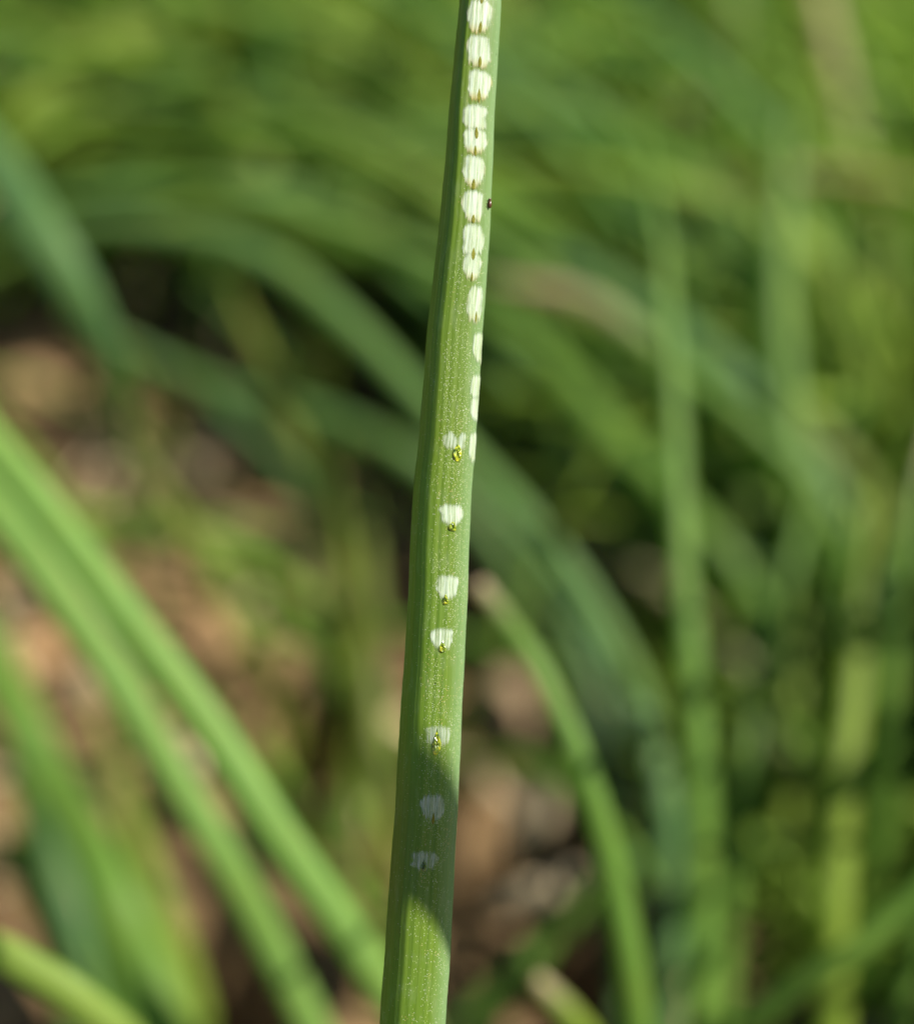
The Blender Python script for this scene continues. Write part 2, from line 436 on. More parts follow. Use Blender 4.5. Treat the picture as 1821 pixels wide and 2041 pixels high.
def surf(py, s, off=0.0):
    """point on the leaf: py along it (the photograph's pixel row), s the share of its girth, off cm proud"""
    l, r = interp(LX, py), interp(RX, py); cx, hw = (l + r) / 2, max((r - l) / 2, 0.6)
    wob = 0.9 * math.sin(py * 0.017) + 0.7 * math.sin(py * 0.043 + 1) + 0.35 * math.sin(py * 0.16)
    k = interp(KD, py); ridge = -1 + 2 * interp(RG, py)
    def sec(s):
        p = cs_at(s); a = (ridge + 0.44) * 0.8
        return Vector((p.x + a * (1 - p.x * p.x), p.y * (1 + 0.010 * math.sin(s * TOT * 26) + 0.006 * math.sin(s * TOT * 61 + 2))))
    p = sec(s)
    if off:
        e = 0.006; t = sec(s + e) - sec(s - e); n = Vector((-t.y, t.x)).normalized()
    f = W / 1821 * k
    x = (cx - 910.5 + p.x * hw + wob * 0.5) * f; z = p.y * hw * f
    if off: x += n.x * off; z += n.y * off
    slope = (interp(LX, py + 30) + interp(RX, py + 30) - interp(LX, py - 30) - interp(RX, py - 30)) / 2 / 60
    return CAM + RT * x + UP * ((1020.5 - py) * f + (p.x * hw) * f * slope) - BK * (D * k - z)
def s_of_x(py, px):
    best, bs = 1e9, 0
    for i in range(301):
        s = S_L + (S_R - S_L) * i / 300; x = project(surf(py, s))[0]
        if abs(x - px) < best: best, bs = abs(x - px), s
    return bs
rows = [-1500 + i * 14 for i in range(int(5800 / 14) + 1)]
NSD = 110; verts, uvs, right_pale, grain, faces = [], [], [], [], []
for j, y in enumerate(rows):
    hwc = (interp(RX, y) - interp(LX, y)) / 2 * W / 1821
    for i in range(NSD):
        s = i / NSD; v = surf(y, s); verts.append(v)
        uvs.append((s * TOT * 0.19, -y * W / 1821))
        q = (s * 1.0)
        fr = min(1, max(0, (cs_at(s).x + 0.38) / 1.38)) if S_L <= s <= S_R + 0.1 else 0
        right_pale.append(0.95 * max(0, (fr - 0.60) / 0.40) ** 1.1)  # paler blue green towards the right edge
        lv = 0.15 + 0.85 * min(1, max(0, (y - 380) / 330)); lv *= 1 - 0.45 * min(1, max(0, (y - 1620) / 200))
        side = min(1, max(0, (cs_at(s).x + 0.42) / 0.35))
        grain.append(lv * (0.12 + 0.88 * side))
for j in range(len(rows) - 1):
    for i in range(NSD):
        faces.append((j * NSD + i, j * NSD + (i + 1) % NSD, (j + 1) * NSD + (i + 1) % NSD, (j + 1) * NSD + i))
base = surf(rows[-1], 0.0); print('leaf base', base, 'H', base.z)
root = bpy.data.objects.new('marked_leaf', None); sc.collection.objects.link(root); root.location = base * S
root.empty_display_size = 0.01
tag(root, 'sharp upright green chive leaf with a row of white egg laying marks', 'leaf')
blade = link('blade', verts, faces, M_HERO, base, root)
set_uv(blade.data, uvs); set_attr(blade.data, 'right_pale', right_pale); set_attr(blade.data, 'grain', grain)
# its lower stem down to the soil
def stem_pts():
    c0 = (surf(rows[-1], 0) + surf(rows[-1], 0.5)) / 2; up = ((surf(rows[-40], 0) + surf(rows[-40], 0.5)) / 2 - c0).normalized()
    return c0, up
c0, up = stem_pts(); print('stem', c0, up)
if c0.z > 0.5:
    g = Vector((c0.x - up.x * 2, c0.y - 0.3, -0.4))
    sp = [g, g.lerp(c0, 0.5) + Vector((0, -0.15, 0)), c0, c0 + up * 0.5]
    o = make_leaf('stem', sp, [.30, .27, .235, .20], (0.20, 0.30, 0.09, 1), base, root, n=24, sides=16, flat=0.8)

def scar(y0, y1, x0, x1, wrap=0.0, top=0.10, bot=0.30, cover=1.0, brown=0.25, seed=0, horns=0.0, prick=None, lab=None):
    """a bleached patch between rows y0..y1 of the leaf, x0..x1 across it"""
    ym = (y0 + y1) / 2; r = random.Random(seed)
    sa = s_of_x(ym, x0); sb = s_of_x(ym, x1) if not wrap else sa + wrap
    NX, NY = 30, 34; mg = 0.10; cj = [r.uniform(-1, 1) for _ in range(NX)]; cj2 = [r.uniform(-1, 1) for _ in range(NX)]; cj3 = [r.uniform(-1, 1) for _ in range(NY)]
    verts, uvs, cov, brn = [], [], [], []
    slope = (interp(LX, ym + 30) + interp(RX, ym + 30) - interp(LX, ym - 30) - interp(RX, ym - 30)) / 2 / 60
    for j in range(NY):
        for i in range(NX):
            u = -mg + (1 + 2 * mg) * i / (NX - 1); v = -mg + (1 + 2 * mg) * j / (NY - 1)
            y = y0 + (y1 - y0) * v; s = sa + (sb - sa) * u
            verts.append(surf(y, s, 0.0026)); uvs.append((s * TOT * 0.19, -y * W / 1821))
            e = abs(2 * u - 1)
            tv = (top + 0.06) * e ** 4 + 0.035 * cj[i] + horns * max(0, 1 - e * 2.2)
            bv = 1 - (bot + 0.06) * e ** 2.8 + 0.09 * cj2[i]
            dv = min((v - tv), (bv - v)) * (y1 - y0) / 4.0
            du = (1 - e - 0.35 * max(0, abs(2 * v - 1) - 0.55) + 0.16 * math.sin(v * 5.0 + seed * 2.3 + (3 if u > .5 else 0)) + 0.05 * math.sin(v * 13 + seed)) * 0.5 * abs(x1 - x0) / 3.6 if not wrap else min(u * 40 / 2.6, 4)
            c = 0.46 + 0.5 * math.tanh(min(dv, du))
            cov.append(max(0, min(1, c)) * cover)
            brn.append(max(0, min(1, brown * (max(0, (v - 0.68) / 0.25) + 0.5 * max(0, (e - 0.85) / 0.15)))))
    faces = [(j * NX + i, j * NX + i + 1, (j + 1) * NX + i + 1, (j + 1) * NX + i) for j in range(NY - 1) for i in range(NX - 1)]
    o = link('feeding_scar', verts, faces, M_SCAR, base, root)
    set_uv(o.data, uvs); set_attr(o.data, 'cover', cov); set_attr(o.data, 'browning', brn)
    if lab: o['label'] = lab
    for pr in (prick or []):
        kind, px, py, w, h, tint = pr; sc_ = s_of_x(py, px); V, F, r2 = [], [], random.Random(seed * 5 + 1)
        hwp = (interp(RX, py) - interp(LX, py)) / 2; ds = w / hwp / TOT / 2 * 1.05
        NR, NA = 5, 16
        for a_ in range(NR + 1):
            for b_ in range(NA):
                q = a_ / NR; an = 2 * math.pi * b_ / NA
                ex = math.cos(an) * q; ey = math.sin(an) * q
                if kind == 'slit': wx = 1.0 - 0.55 * (ey < 0) * abs(ey); hgt = 0.0035 + 0.002 * (1 - q)
                else:
                    wx = 0.85 + 0.3 * ey - 0.25 * max(0, -ey); hgt = 0.0032 + (0.010 + 0.006 * r2.uniform(-1, 1)) * math.sqrt(max(0, 1 - q * q))
                    ex *= 1 + 0.10 * math.sin(3 * an + seed); ey *= 1 + 0.08 * math.sin(4 * an + seed)
                V.append(surf(py + ey * h / 2, sc_ + ex * wx * ds, hgt))
        F = [(a_ * NA + b_, a_ * NA + (b_ + 1) % NA, (a_ + 1) * NA + (b_ + 1) % NA, (a_ + 1) * NA + b_) for a_ in range(NR) for b_ in range(NA)]
        F = [tuple(reversed(f)) for f in F]
        p = link('slit' if kind == 'slit' else 'puncture', V, F, M_SLIT if kind == 'slit' else M_PUNC, base, o, smooth=(kind == 'slit'))
        p.color = tint
    return o
G1, G2, GD = (1.3, 1.0, 1, 1), (1.5, 1.1, 1, 1), (.35, .45, .5, 1)
def sl(x, a, b, w=7): return ('slit', x, (a + b) / 2, w, b - a, G1)
def pu(x, a, b, w, t=G1): return ('puncture', x, (a + b) / 2, w, b - a, t)
scar(-58, 10, 936, 984, bot=.35, seed=1, prick=[sl(960, -12, 16)])
scar(-128, -66, 940, 986, bot=.35, seed=21, prick=[sl(963, -80, -62)])
scar(10, 73, 931, 980, bot=.42, brown=.6, seed=2, prick=[sl(957, 50, 74, 6)])
scar(79, 141, 931, 977, bot=.22, brown=.5, seed=3, prick=[sl(956, 119, 141, 6)])
scar(147, 208, 930, 977, bot=.40, brown=.8, seed=4, prick=[sl(954, 182, 210, 6)])
scar(216, 266, 925, 970, bot=.12, brown=.15, seed=5, top=.08)
scar(262, 312, 922, 971, bot=.36, brown=.6, seed=6, top=.25, prick=[sl(949, 259, 283, 7), sl(947, 296, 317, 5)])
scar(317, 378, 921, 964, bot=.34, brown=.55, seed=7, top=.15, prick=[sl(943, 362, 384)])
scar(386, 446, 922, 964, bot=.32, brown=.4, seed=8, prick=[sl(943, 432, 449)])
scar(451, 515, 921, 962, bot=.22, brown=.1, seed=9, top=.15)
scar(508, 560, 922, 958, bot=.34, brown=.4, seed=10, top=.22, prick=[sl(943, 496, 521), sl(940, 544, 563, 4)])
scar(571, 642, 931, 961, bot=.26, brown=.3, seed=11, top=.18, prick=[sl(948, 619, 642, 4)])
scar(661, 720, 942, 0, wrap=.125, seed=12, brown=.1, lab='white scar wrapping round the right edge, uppermost of four')
scar(746, 792, 938, 0, wrap=.115, seed=13, brown=0, bot=.15, lab='white scar wrapping round the right edge, second of four')
scar(788, 836, 937, 0, wrap=.115, seed=14, brown=0, lab='white scar wrapping round the right edge, third of four')
scar(859, 918, 934, 0, wrap=.11, seed=15, brown=0, lab='white scar wrapping round the right edge, lowest of four')
scar(862, 897, 886, 930, seed=16, top=.12, bot=.10, horns=.35, cover=.78, brown=.2, prick=[pu(911, 884, 919, 21, G2)])
scar(1005, 1045, 876, 923, seed=17, top=.10, bot=.45, cover=.96, brown=.1, prick=[pu(901, 1038, 1058, 18)])
scar(1145, 1192, 868, 912, seed=18, top=.08, bot=.45, cover=.96, brown=.1, prick=[pu(887.5, 1181, 1203, 14)])
scar(1250, 1290, 859, 904, seed=19, top=.12, bot=.45, cover=.95, brown=.1, prick=[pu(881, 1274, 1297, 16)])
scar(1441, 1482, 846, 898, seed=20, top=.12, bot=.45, cover=.62, brown=.3, prick=[pu(870, 1447, 1497, 19, G2)], lab='faint scar with a large glossy puncture')
scar(1576, 1628, 839, 887, seed=22, top=.12, bot=.42, cover=.72, brown=0, prick=[sl(863, 1611, 1634, 6)])  # thinner cover here and on the next scar stands in for shade
scar(1688, 1724, 819, 871, seed=23, top=.12, bot=.30, cover=.62, brown=0, horns=-.0, prick=[pu(845, 1704, 1727, 13, GD)])

# a tiny dark beetle on the right edge of the leaf
bs = s_of_x(406, 973); bc = surf(406, bs, 0.012)
bdir = (surf(396, bs) - surf(416, bs)).normalized(); bn = (surf(406, bs, 0.05) - surf(406, bs)).normalized(); bx = bdir.cross(bn)
V, F = ico(); bv = []; BS = 0.8
for v in V:
    pinch = 1 - 0.25 * max(0, v.z)
    bv.append(bc + bdir * v.z * 0.028 + bx * v.x * 0.0145 * pinch + bn * v.y * 0.014)
bug = bpy.data.objects.new('beetle', None); sc.collection.objects.link(bug); bug.location = bc * S; bug.empty_display_size = 0.001
tag(bug, 'tiny glossy dark brown beetle on the right edge of the marked leaf', 'beetle')
link('body', bv, F, M_BUG, bc, bug)
link('head', [bc + bdir * (0.030 + v.z * 0.009) + bx * v.x * 0.010 + bn * v.y * 0.009 for v in V], F, M_BUG, bc, bug)
for sgn in (-1, 1):
    for q in (-1, 0, 1):
        a = bc + bdir * (q * 0.013) + bx * sgn * 0.014; e = a + bx * sgn * 0.010 + bdir * q * 0.008 - bn * 0.012
        w1, w2 = bdir * 0.0012, bn * 0.0012
        vv = [a - w1, a + w2, a + w1, e - w1, e + w2, e + w1]
        link('leg', vv, [(0, 1, 4, 3), (1, 2, 5, 4), (2, 0, 3, 5), (3, 4, 5), (2, 1, 0)], M_BUG, bc, bug)

# ------------------------------------------------------------------ blurred leaves one can tell apart
BLUE = (0.130, 0.240, 0.092, 1); MID = (0.155, 0.270, 0.046, 1); LIME = (0.245, 0.320, 0.042, 1); PALE = (0.235, 0.370, 0.092, 1); OLV = (0.18, 0.21, 0.03, 1)
DEEP = (0.07, 0.15, 0.04, 1)
# (label, colour, [(px, py, depth)] from tip towards root, widths in photograph pixels, tip dryness, runs out of the frame at the tip?, flat)
B = [
 ('broad bright leaf sloping down from the left border, the upper of a close pair', PALE,
  [(-260, 560, 1.52), (-60, 830, 1.48), (100, 1030, 1.45), (250, 1225, 1.43), (400, 1425, 1.42), (560, 1670, 1.42), (700, 1870, 1.44), (850, 2120, 1.48)], [60, 88, 94, 94, 92, 90, 86, 86], 0, .7),
 ('broad leaf with a pale streak, the lower of the close pair on the left', PALE,
  [(-260, 650, 1.60), (-70, 930, 1.57), (80, 1130, 1.55), (225, 1340, 1.54), (345, 1540, 1.54), (465, 1740, 1.55), (565, 1930, 1.58), (655, 2120, 1.6)], [60, 82, 88, 86, 84, 82, 80, 80], 0, .6),
 ('yellow green leaf crossing the lower left corner', (0.27, 0.35, 0.075, 1),
  [(-430, 1830, 1.33), (-60, 1880, 1.33), (70, 1935, 1.33), (180, 2010, 1.34), (300, 2130, 1.38)], [60, 84, 88, 88, 86], 0, .8),
 ('dull green leaf along the left border below the bright pair', MID,
  [(-160, 1100, 2.0), (-10, 1330, 1.95), (70, 1490, 1.9), (150, 1640, 1.9), (210, 1800, 1.9), (260, 2060, 1.9)], [40, 98, 104, 104, 100, 96], 0, .8),
 ('mid green leaf rising near the lower left corner', MID,
  [(130, 1560, 1.8), (180, 1680, 1.75), (230, 1800, 1.7), (290, 1930, 1.7), (345, 2080, 1.7)], [40, 96, 122, 130, 130], 0, .8),
 ('dark blue green leaf leaning behind the yellow green one', BLUE,
  [(60, 1480, 2.1), (100, 1640, 2.05), (130, 1800, 2.0), (190, 1960, 2.0), (230, 2110, 2.0)], [24, 60, 70, 70, 70], 0, .8),
 ('thin olive leaf with a yellowish tip over the bare soil', OLV,
  [(290, 930, 2.1), (345, 1020, 2.08), (425, 1140, 2.05), (500, 1280, 2.05), (555, 1400, 2.1), (590, 1560, 2.15), (600, 1700, 2.2)], [26, 52, 58, 58, 58, 54, 54], .25, .8),
 ('thin green leaf curving down just left of the marked leaf', OLV,
  [(490, 640, 2.1), (540, 770, 2.05), (590, 860, 2.0), (640, 960, 2.0), (675, 1090, 2.0), (695, 1230, 2.05), (690, 1400, 2.1), (680, 1600, 2.2)], [30, 60, 64, 60, 58, 58, 56, 56], 0, .8),
 ('long blue green leaf arching from the left and passing behind the marked leaf', (0.165, 0.275, 0.085, 1),
  [(40, 455, 2.2), (200, 450, 2.15), (340, 462, 2.1), (470, 490, 2.05), (590, 555, 2.0), (700, 650, 1.95), (810, 765, 1.9), (930, 905, 1.85), (1060, 1040, 1.8), (1170, 1180, 1.8), (1270, 1360, 1.8), (1330, 1560, 1.82), (1350, 1800, 1.9)], [22, 48, 56, 60, 60, 60, 56, 54, 50, 46, 42, 40, 38], 0, .8),
 ('wide blue green leaf tip hanging at the upper left border', BLUE,
  [(-120, 180, 1.95), (0, 340, 1.9), (70, 450, 1.85), (140, 560, 1.85), (200, 680, 1.9), (240, 800, 2.0), (260, 950, 2.2)], [60, 105, 110, 105, 80, 50, 30], 0, .6),
 ('blue green leaf bending under the long arching one', (0.155, 0.265, 0.085, 1),
  [(200, 660, 2.35), (330, 730, 2.3), (450, 780, 2.25), (580, 810, 2.2), (700, 850, 2.15), (800, 900, 2.1), (900, 980, 2.1), (1000, 1110, 2.1), (1090, 1280, 2.15), (1120, 1500, 2.3)], [20, 42, 46, 50, 50, 48, 46, 42, 40, 40], 0, .8),
 ('tall upright green leaf, the straightest one right of the marked leaf', MID,
  [(1290, 330, 1.82), (1315, 470, 1.78), (1330, 640, 1.74), (1343, 820, 1.7), (1352, 1000, 1.66), (1363, 1180, 1.63), (1380, 1360, 1.61), (1395, 1560, 1.6), (1397, 1780, 1.6), (1395, 2100, 1.6)], [16, 34, 44, 50, 54, 58, 64, 70, 74, 78], 0, .85),
 ('leaf with a broken pinkish brown tip right of the marked leaf', MID,
  [(955, 1165, 1.45), (985, 1205, 1.44), (1035, 1275, 1.42), (1090, 1365, 1.41), (1145, 1490, 1.4), (1190, 1620, 1.4), (1230, 1780, 1.41), (1262, 1960, 1.42), (1275, 2140, 1.45)], [34, 40, 46, 52, 58, 62, 68, 72, 74], 1, .85),
 ('blue green leaf curving down between the broken leaf and the upright leaf', BLUE,
  [(1010, 1030, 1.95), (1100, 1130, 1.9), (1190, 1260, 1.85), (1270, 1420, 1.8), (1320, 1580, 1.75), (1335, 1740, 1.75), (1330, 2100, 1.75)], [26, 52, 60, 62, 62, 62, 62], 0, .85),
 ('slim green leaf leaning left at the foot of the upright leaf', MID,
  [(1600, 1040, 1.95), (1560, 1190, 1.9), (1520, 1350, 1.85), (1490, 1520, 1.8), (1465, 1700, 1.8), (1445, 1900, 1.8), (1435, 2100, 1.8)], [22, 44, 52, 54, 56, 56, 56], 0, .85),
 ('thick yellow green leaf standing near the right border', LIME,
  [(1730, 1060, 1.8), (1715, 1200, 1.78), (1700, 1370, 1.74), (1680, 1540, 1.7), (1668, 1700, 1.68), (1662, 1860, 1.66), (1655, 2120, 1.65)], [30, 56, 68, 72, 76, 78, 80], 0, .85),
 ('green leaf slanting across the lower right corner', MID,
  [(1990, 1600, 1.5), (1880, 1720, 1.5), (1780, 1830, 1.5), (1680, 1910, 1.5), (1570, 1980, 1.52), (1440, 2090, 1.56)], [40, 62, 66, 68, 68, 68], 0, .85),
 ('narrow green leaf at the right border of the lower corner', MID,
  [(1900, 1700, 1.7), (1850, 1830, 1.7), (1815, 1950, 1.7), (1795, 2100, 1.7)], [30, 50, 56, 56], 0, .85),
 ('soft green leaf rising behind the yellow green one', MID,
  [(1570, 260, 2.3), (1555, 460, 2.25), (1553, 640, 2.2), (1575, 840, 2.15), (1630, 1030, 2.1), (1700, 1220, 2.1), (1770, 1420, 2.1), (1850, 1620, 2.1)], [30, 56, 60, 62, 60, 58, 54, 54], 0, .8),
 ('tan dry tipped leaf arching to the right of the marked leaf', MID,
  [(1075, 575, 2.0), (1130, 585, 1.98), (1200, 615, 1.95), (1280, 675, 1.95), (1370, 745, 1.97), (1480, 830, 2.0), (1590, 940, 2.0), (1680, 1090, 2.0), (1740, 1300, 2.1)], [34, 42, 48, 48, 46, 44, 42, 40, 40], 1.2, .7),
 ('leaf with an orange brown patch behind the right hand thicket', OLV,
  [(1440, 740, 2.3), (1530, 790, 2.25), (1620, 850, 2.2), (1720, 960, 2.2), (1790, 1120, 2.2), (1830, 1320, 2.2)], [30, 52, 56, 56, 56, 56], .9, .8),
 ('olive green leaf standing close to the left side of the marked leaf low down', OLV,
  [(735, 1090, 2.15), (738, 1250, 2.1), (748, 1420, 2.05), (758, 1600, 2.0), (765, 1800, 2.0), (762, 2100, 2.0)], [30, 58, 66, 70, 72, 74], 0, .8),
 ('thin dark leaf rising beside the foot of the close pair', MID,
  [(640, 1180, 2.3), (668, 1350, 2.25), (690, 1540, 2.2), (700, 1730, 2.2), (705, 1900, 2.2), (700, 2100, 2.2)], [24, 46, 54, 58, 60, 60], 0, .8),
 ('green leaf standing in the lower left corner behind the mid green one', MID,
  [(20, 1330, 2.2), (40, 1500, 2.15), (75, 1680, 2.1), (120, 1860, 2.05), (160, 2080, 2.0)], [30, 64, 72, 76, 76], 0, .7),
 ('yellow green leaf under the close pair near the bottom edge', LIME,
  [(215, 1480, 2.1), (265, 1640, 2.05), (320, 1800, 2.0), (375, 1960, 2.0), (405, 2090, 2.0)], [24, 48, 56, 60, 60], 0, .7),
 ('thin leaf leaning left at the bottom edge right of the marked leaf', MID,
  [(1190, 1760, 1.9), (1120, 1850, 1.9), (1050, 1940, 1.9), (990, 2030, 1.9), (960, 2110, 1.9)], [20, 40, 46, 48, 48], 0, .7),
 ('thin blue green leaf behind the broken leaf', BLUE,
  [(1120, 1180, 2.1), (1180, 1340, 2.05), (1215, 1520, 2.0), (1235, 1700, 2.0), (1240, 2090, 2.0)], [20, 38, 44, 46, 46], 0, .7),
 ('thin yellow green leaf between the slim leaf and the thick one', LIME,
  [(1590, 1250, 2.1), (1580, 1420, 2.05), (1570, 1600, 2.0), (1560, 1800, 2.0), (1550, 2090, 2.0)], [20, 38, 44, 46, 46], 0, .7),
 ('pale tipped leaf at the right border below the thicket', MID,
  [(1850, 900, 1.8), (1822, 1010, 1.78), (1800, 1130, 1.76), (1780, 1290, 1.75), (1765, 1470, 1.75), (1750, 1700, 1.8)], [24, 40, 50, 54, 56, 56], .5, .85),
 ('green leaf crossing from upper centre to the right thicket', MID,
  [(930, 250, 2.6), (1080, 245, 2.5), (1230, 280, 2.4), (1360, 350, 2.35), (1470, 460, 2.3), (1530, 620, 2.25), (1540, 820, 2.25), (1545, 1060, 2.3)], [24, 58, 66, 70, 70, 70, 66, 60], 0, .85),
 ('blue green leaf sloping down right behind the upright leaf', BLUE,
  [(960, 470, 2.4), (1080, 500, 2.35), (1200, 565, 2.3), (1330, 650, 2.25), (1460, 750, 2.2), (1580, 870, 2.2), (1680, 1030, 2.2), (1740, 1220, 2.2)], [30, 60, 68, 70, 70, 68, 64, 60], 0, .85),
 ('green leaf sloping from the marked leaf toward the foot of the thicket', MID,
  [(960, 620, 2.35), (1050, 680, 2.3), (1140, 770, 2.25), (1230, 880, 2.2), (1330, 980, 2.15), (1430, 1090, 2.1), (1530, 1240, 2.1), (1620, 1440, 2.1), (1680, 1640, 2.1)], [30, 62, 68, 68, 66, 66, 62, 60, 60], 0, .85),
 ('green leaf lying level above the dark hollow at upper left', MID,
  [(130, 400, 2.75), (260, 340, 2.7), (400, 295, 2.6), (560, 275, 2.55), (720, 290, 2.5), (860, 350, 2.5), (980, 450, 2.5), (1080, 600, 2.5)], [30, 66, 72, 74, 72, 70, 64, 60], 0, .85),
 ('yellow green leaf leaning in the upper left', LIME,
  [(320, -20, 2.9), (380, 90, 2.8), (430, 190, 2.75), (490, 290, 2.7), (560, 400, 2.7), (600, 540, 2.7)], [40, 60, 64, 62, 60, 60], 0, .85),
 ('lime leaf bowing across the top left corner', LIME,
  [(-60, 330, 2.6), (40, 230, 2.6), (150, 130, 2.65), (290, 60, 2.7), (430, 30, 2.75), (600, 60, 2.8), (760, 130, 2.85), (880, 240, 2.9)], [40, 90, 96, 90, 80, 74, 70, 60], 0, .85),
 ('short yellow scrap of leaf tip at the bottom edge', LIME,
  [(1070, 1950, 1.5), (1100, 1985, 1.5), (1140, 2030, 1.5), (1190, 2110, 1.52)], [30, 46, 54, 58], 1, .85),
 ('green leaf lying low just right of the foot of the marked leaf', MID,
  [(1230, 1790, 2.0), (1130, 1850, 1.95), (1040, 1920, 1.9), (960, 2000, 1.9), (880, 2100, 1.9)], [20, 48, 56, 60, 60], 0, .8),
 ('grey green leaf crossing low behind the upright leaf', BLUE,
  [(1130, 1800, 2.0), (1220, 1740, 2.0), (1330, 1700, 2.0), (1450, 1690, 2.0), (1560, 1680, 2.0), (1660, 1650, 2.0), (1760, 1570, 2.0)], [30, 56, 60, 60, 56, 50, 40], 0, .7),
]
def widths_to_r(pts, ws): return [w / 2 * W * p[2] / 1821 for p, w in zip(pts, ws)]
for lab, col, pl, ws, dry, fl in B:
    pts = [P(*p) for p in pl]; rad = widths_to_r(pl, ws)
    rad = [r * 0.84 for r in rad]
    n = len(pts); dr = [0.0] * n
    if dry:
        for i in range(n): dr[i] = max(0, dry - i * (0.62 if dry > 0.95 else 0.45)) if dry <= 1 else max(0, 1.25 - i * 0.38)
    cut = dry == 1
    if not cut:                                   # a tapering tip
        d = (pts[0] - pts[1]).normalized()
        pts.insert(0, pts[0] + d * max(0.8, rad[0] * 5)); rad.insert(0, 0.02); dr.insert(0, dr[0])
    last, prev = pts[-1], pts[-2]; d = (last - prev).normalized()
    if last.z > 0.6:                              # on down to its root in the soil
        h = last.z; hx = Vector((d.x, d.y, 0)) * min(h * 0.5, 3)
        pts.append(last + hx * 0.6 + Vector((0, 0, -h * 0.5))); rad.append(rad[-1] * 1.02); dr.append(0)
        pts.append(last + hx * 0.8 + Vector((0, 0, -h - 0.6))); rad.append(rad[-1] * 0.95); dr.append(0)
    pts.reverse(); rad.reverse(); dr.reverse()
    b = Vector((pts[0].x, pts[0].y, min(0, pts[0].z)))
    o = make_leaf('chive_leaf', pts, rad, col, b, None, dry=dr, n=12 * len(pts), sides=20, flat=fl, roll=0.4)
    tag(o, lab, 'leaf', 'blurred chive leaves behind the marked leaf')

# the leaf beside the picture whose shadow crosses the marked leaf
tgt = surf(1668, s_of_x(1668, 865)); q = tgt + SUN * 9.0
e = ((surf(1588, s_of_x(1588, 900)) - surf(1510, s_of_x(1510, 832))).normalized() - SUN * 0.8).normalized()
pts = [q + e * 9, q + e * 4, q, q - e * 4, q - e * 8]
if pts[0].z > 0: pts.insert(0, Vector((pts[0].x + 0.5, pts[0].y - 0.8, -0.5)))
rad = [0.24] * (len(pts) - 3) + [0.24, 0.22, 0.04]
o = make_leaf('chive_leaf', pts, rad, MID, Vector((pts[0].x, pts[0].y, min(0, pts[0].z))), None, n=60, sides=20, flat=.95)
tag(o, 'green leaf standing beside the camera that shades the foot of the marked leaf', 'leaf', 'blurred chive leaves behind the marked leaf')

pts2 = [p + SUN * 5.0 + RT * 0.2 for p in pts[1:]]  # second leaf, added sunward of the first to double its shadow
pts2.insert(0, Vector((pts2[0].x + 0.8, pts2[0].y - 0.6, -0.5)))
o = make_leaf('chive_leaf', pts2, [0.25] * (len(pts2) - 3) + [0.24, 0.20, 0.04], BLUE, Vector((pts2[0].x, pts2[0].y, -0.5)), None, n=60, sides=20, flat=.95)
tag(o, 'blue green leaf outermost beside the camera, added to deepen the shadow of the shading leaf', 'leaf', 'blurred chive leaves behind the marked leaf')

# pale dead scraps on the soil
for i, (px, py, k, ang, ln, wd, lab) in enumerate([
    (1085, 1775, 1.95, 0.35, 1.5, .34, 'pale tan dead leaf scrap on dark soil right of the marked leaf'),
    (1060, 1640, 2.1, 1.3, 1.3, .40, 'ochre dead leaf scrap standing in the dark gap'),
    (1590, 1500, 2.1, -.5, 1.8, .30, 'grey dead leaf scrap caught behind the yellow green leaf')]):
    c = P(px, py, k); V, F = [], []
    dr_ = RT * math.cos(ang) + UP * math.sin(ang); sd = (UP * math.cos(ang) - RT * math.sin(ang)) * 0.8 + BK * 0.3
    for a_ in range(13):
        t = a_ / 12 - 0.5; wv = wd * math.sqrt(max(0.02, 1 - (2 * t) ** 2)) * (1 + 0.15 * math.sin(a_ * 1.7 + i))
        cc = c + dr_ * ln * t + BK * (0.25 * math.cos(t * 4)) 
        V += [cc - sd * wv, cc - BK * 0.10 * wd * 3, cc + sd * wv, cc + BK * 0.02]
    for a_ in range(12):
        for e_ in range(4): F.append((a_ * 4 + e_, a_ * 4 + (e_ + 1) % 4, a_ * 4 + 4 + (e_ + 1) % 4, a_ * 4 + 4 + e_))
    o = link('dead_leaf', V, F, M_STRAW, c); tag(o, lab, 'dead leaf', 'dead leaf scraps between the chives')

# ------------------------------------------------------------------ clumps of chives filling the bed
COLS = [BLUE, MID, (0.30, 0.38, 0.055, 1), (0.25, 0.36, 0.055, 1), (0.19, 0.31, 0.050, 1), (0.22, 0.34, 0.05, 1), (0.14, 0.28, 0.070, 1), (0.26, 0.36, 0.055, 1)]
def leaf_ok(pts):
    if free: return all(project(p)[2] > 1.75 for p in pts)
    """keep the space round the camera, the marked leaf and the bare patch of soil free"""
    for p in pts:
        x, y, k = project(p)
        if (p - CAM).length < 6: return False
        if k < (2.25 if y < 1300 and x > 900 else 1.9) and -150 < x < 1970 and -150 < y < 2190: return False
        if -50 < x < 800 and y > 535 + max(0, 130 - abs(x - 350) * 0.3) and y < 2100: return False
        if 920 < x < 1130 and 1120 < y < 2000: return False
        if k < 2.0 and 920 < x < 1400 and y > 1100: return False
        # sunlight onto the marked leaf
    for p in pts:
        for ty in (0, 500, 1000, 1500, 2000):
            tp = P(900, ty, 1); v = p - tp; t = v.dot(SUN)
            if t > 0 and (v - SUN * t).length < 1.0 + t * 0.02: return False
    return True
free = False
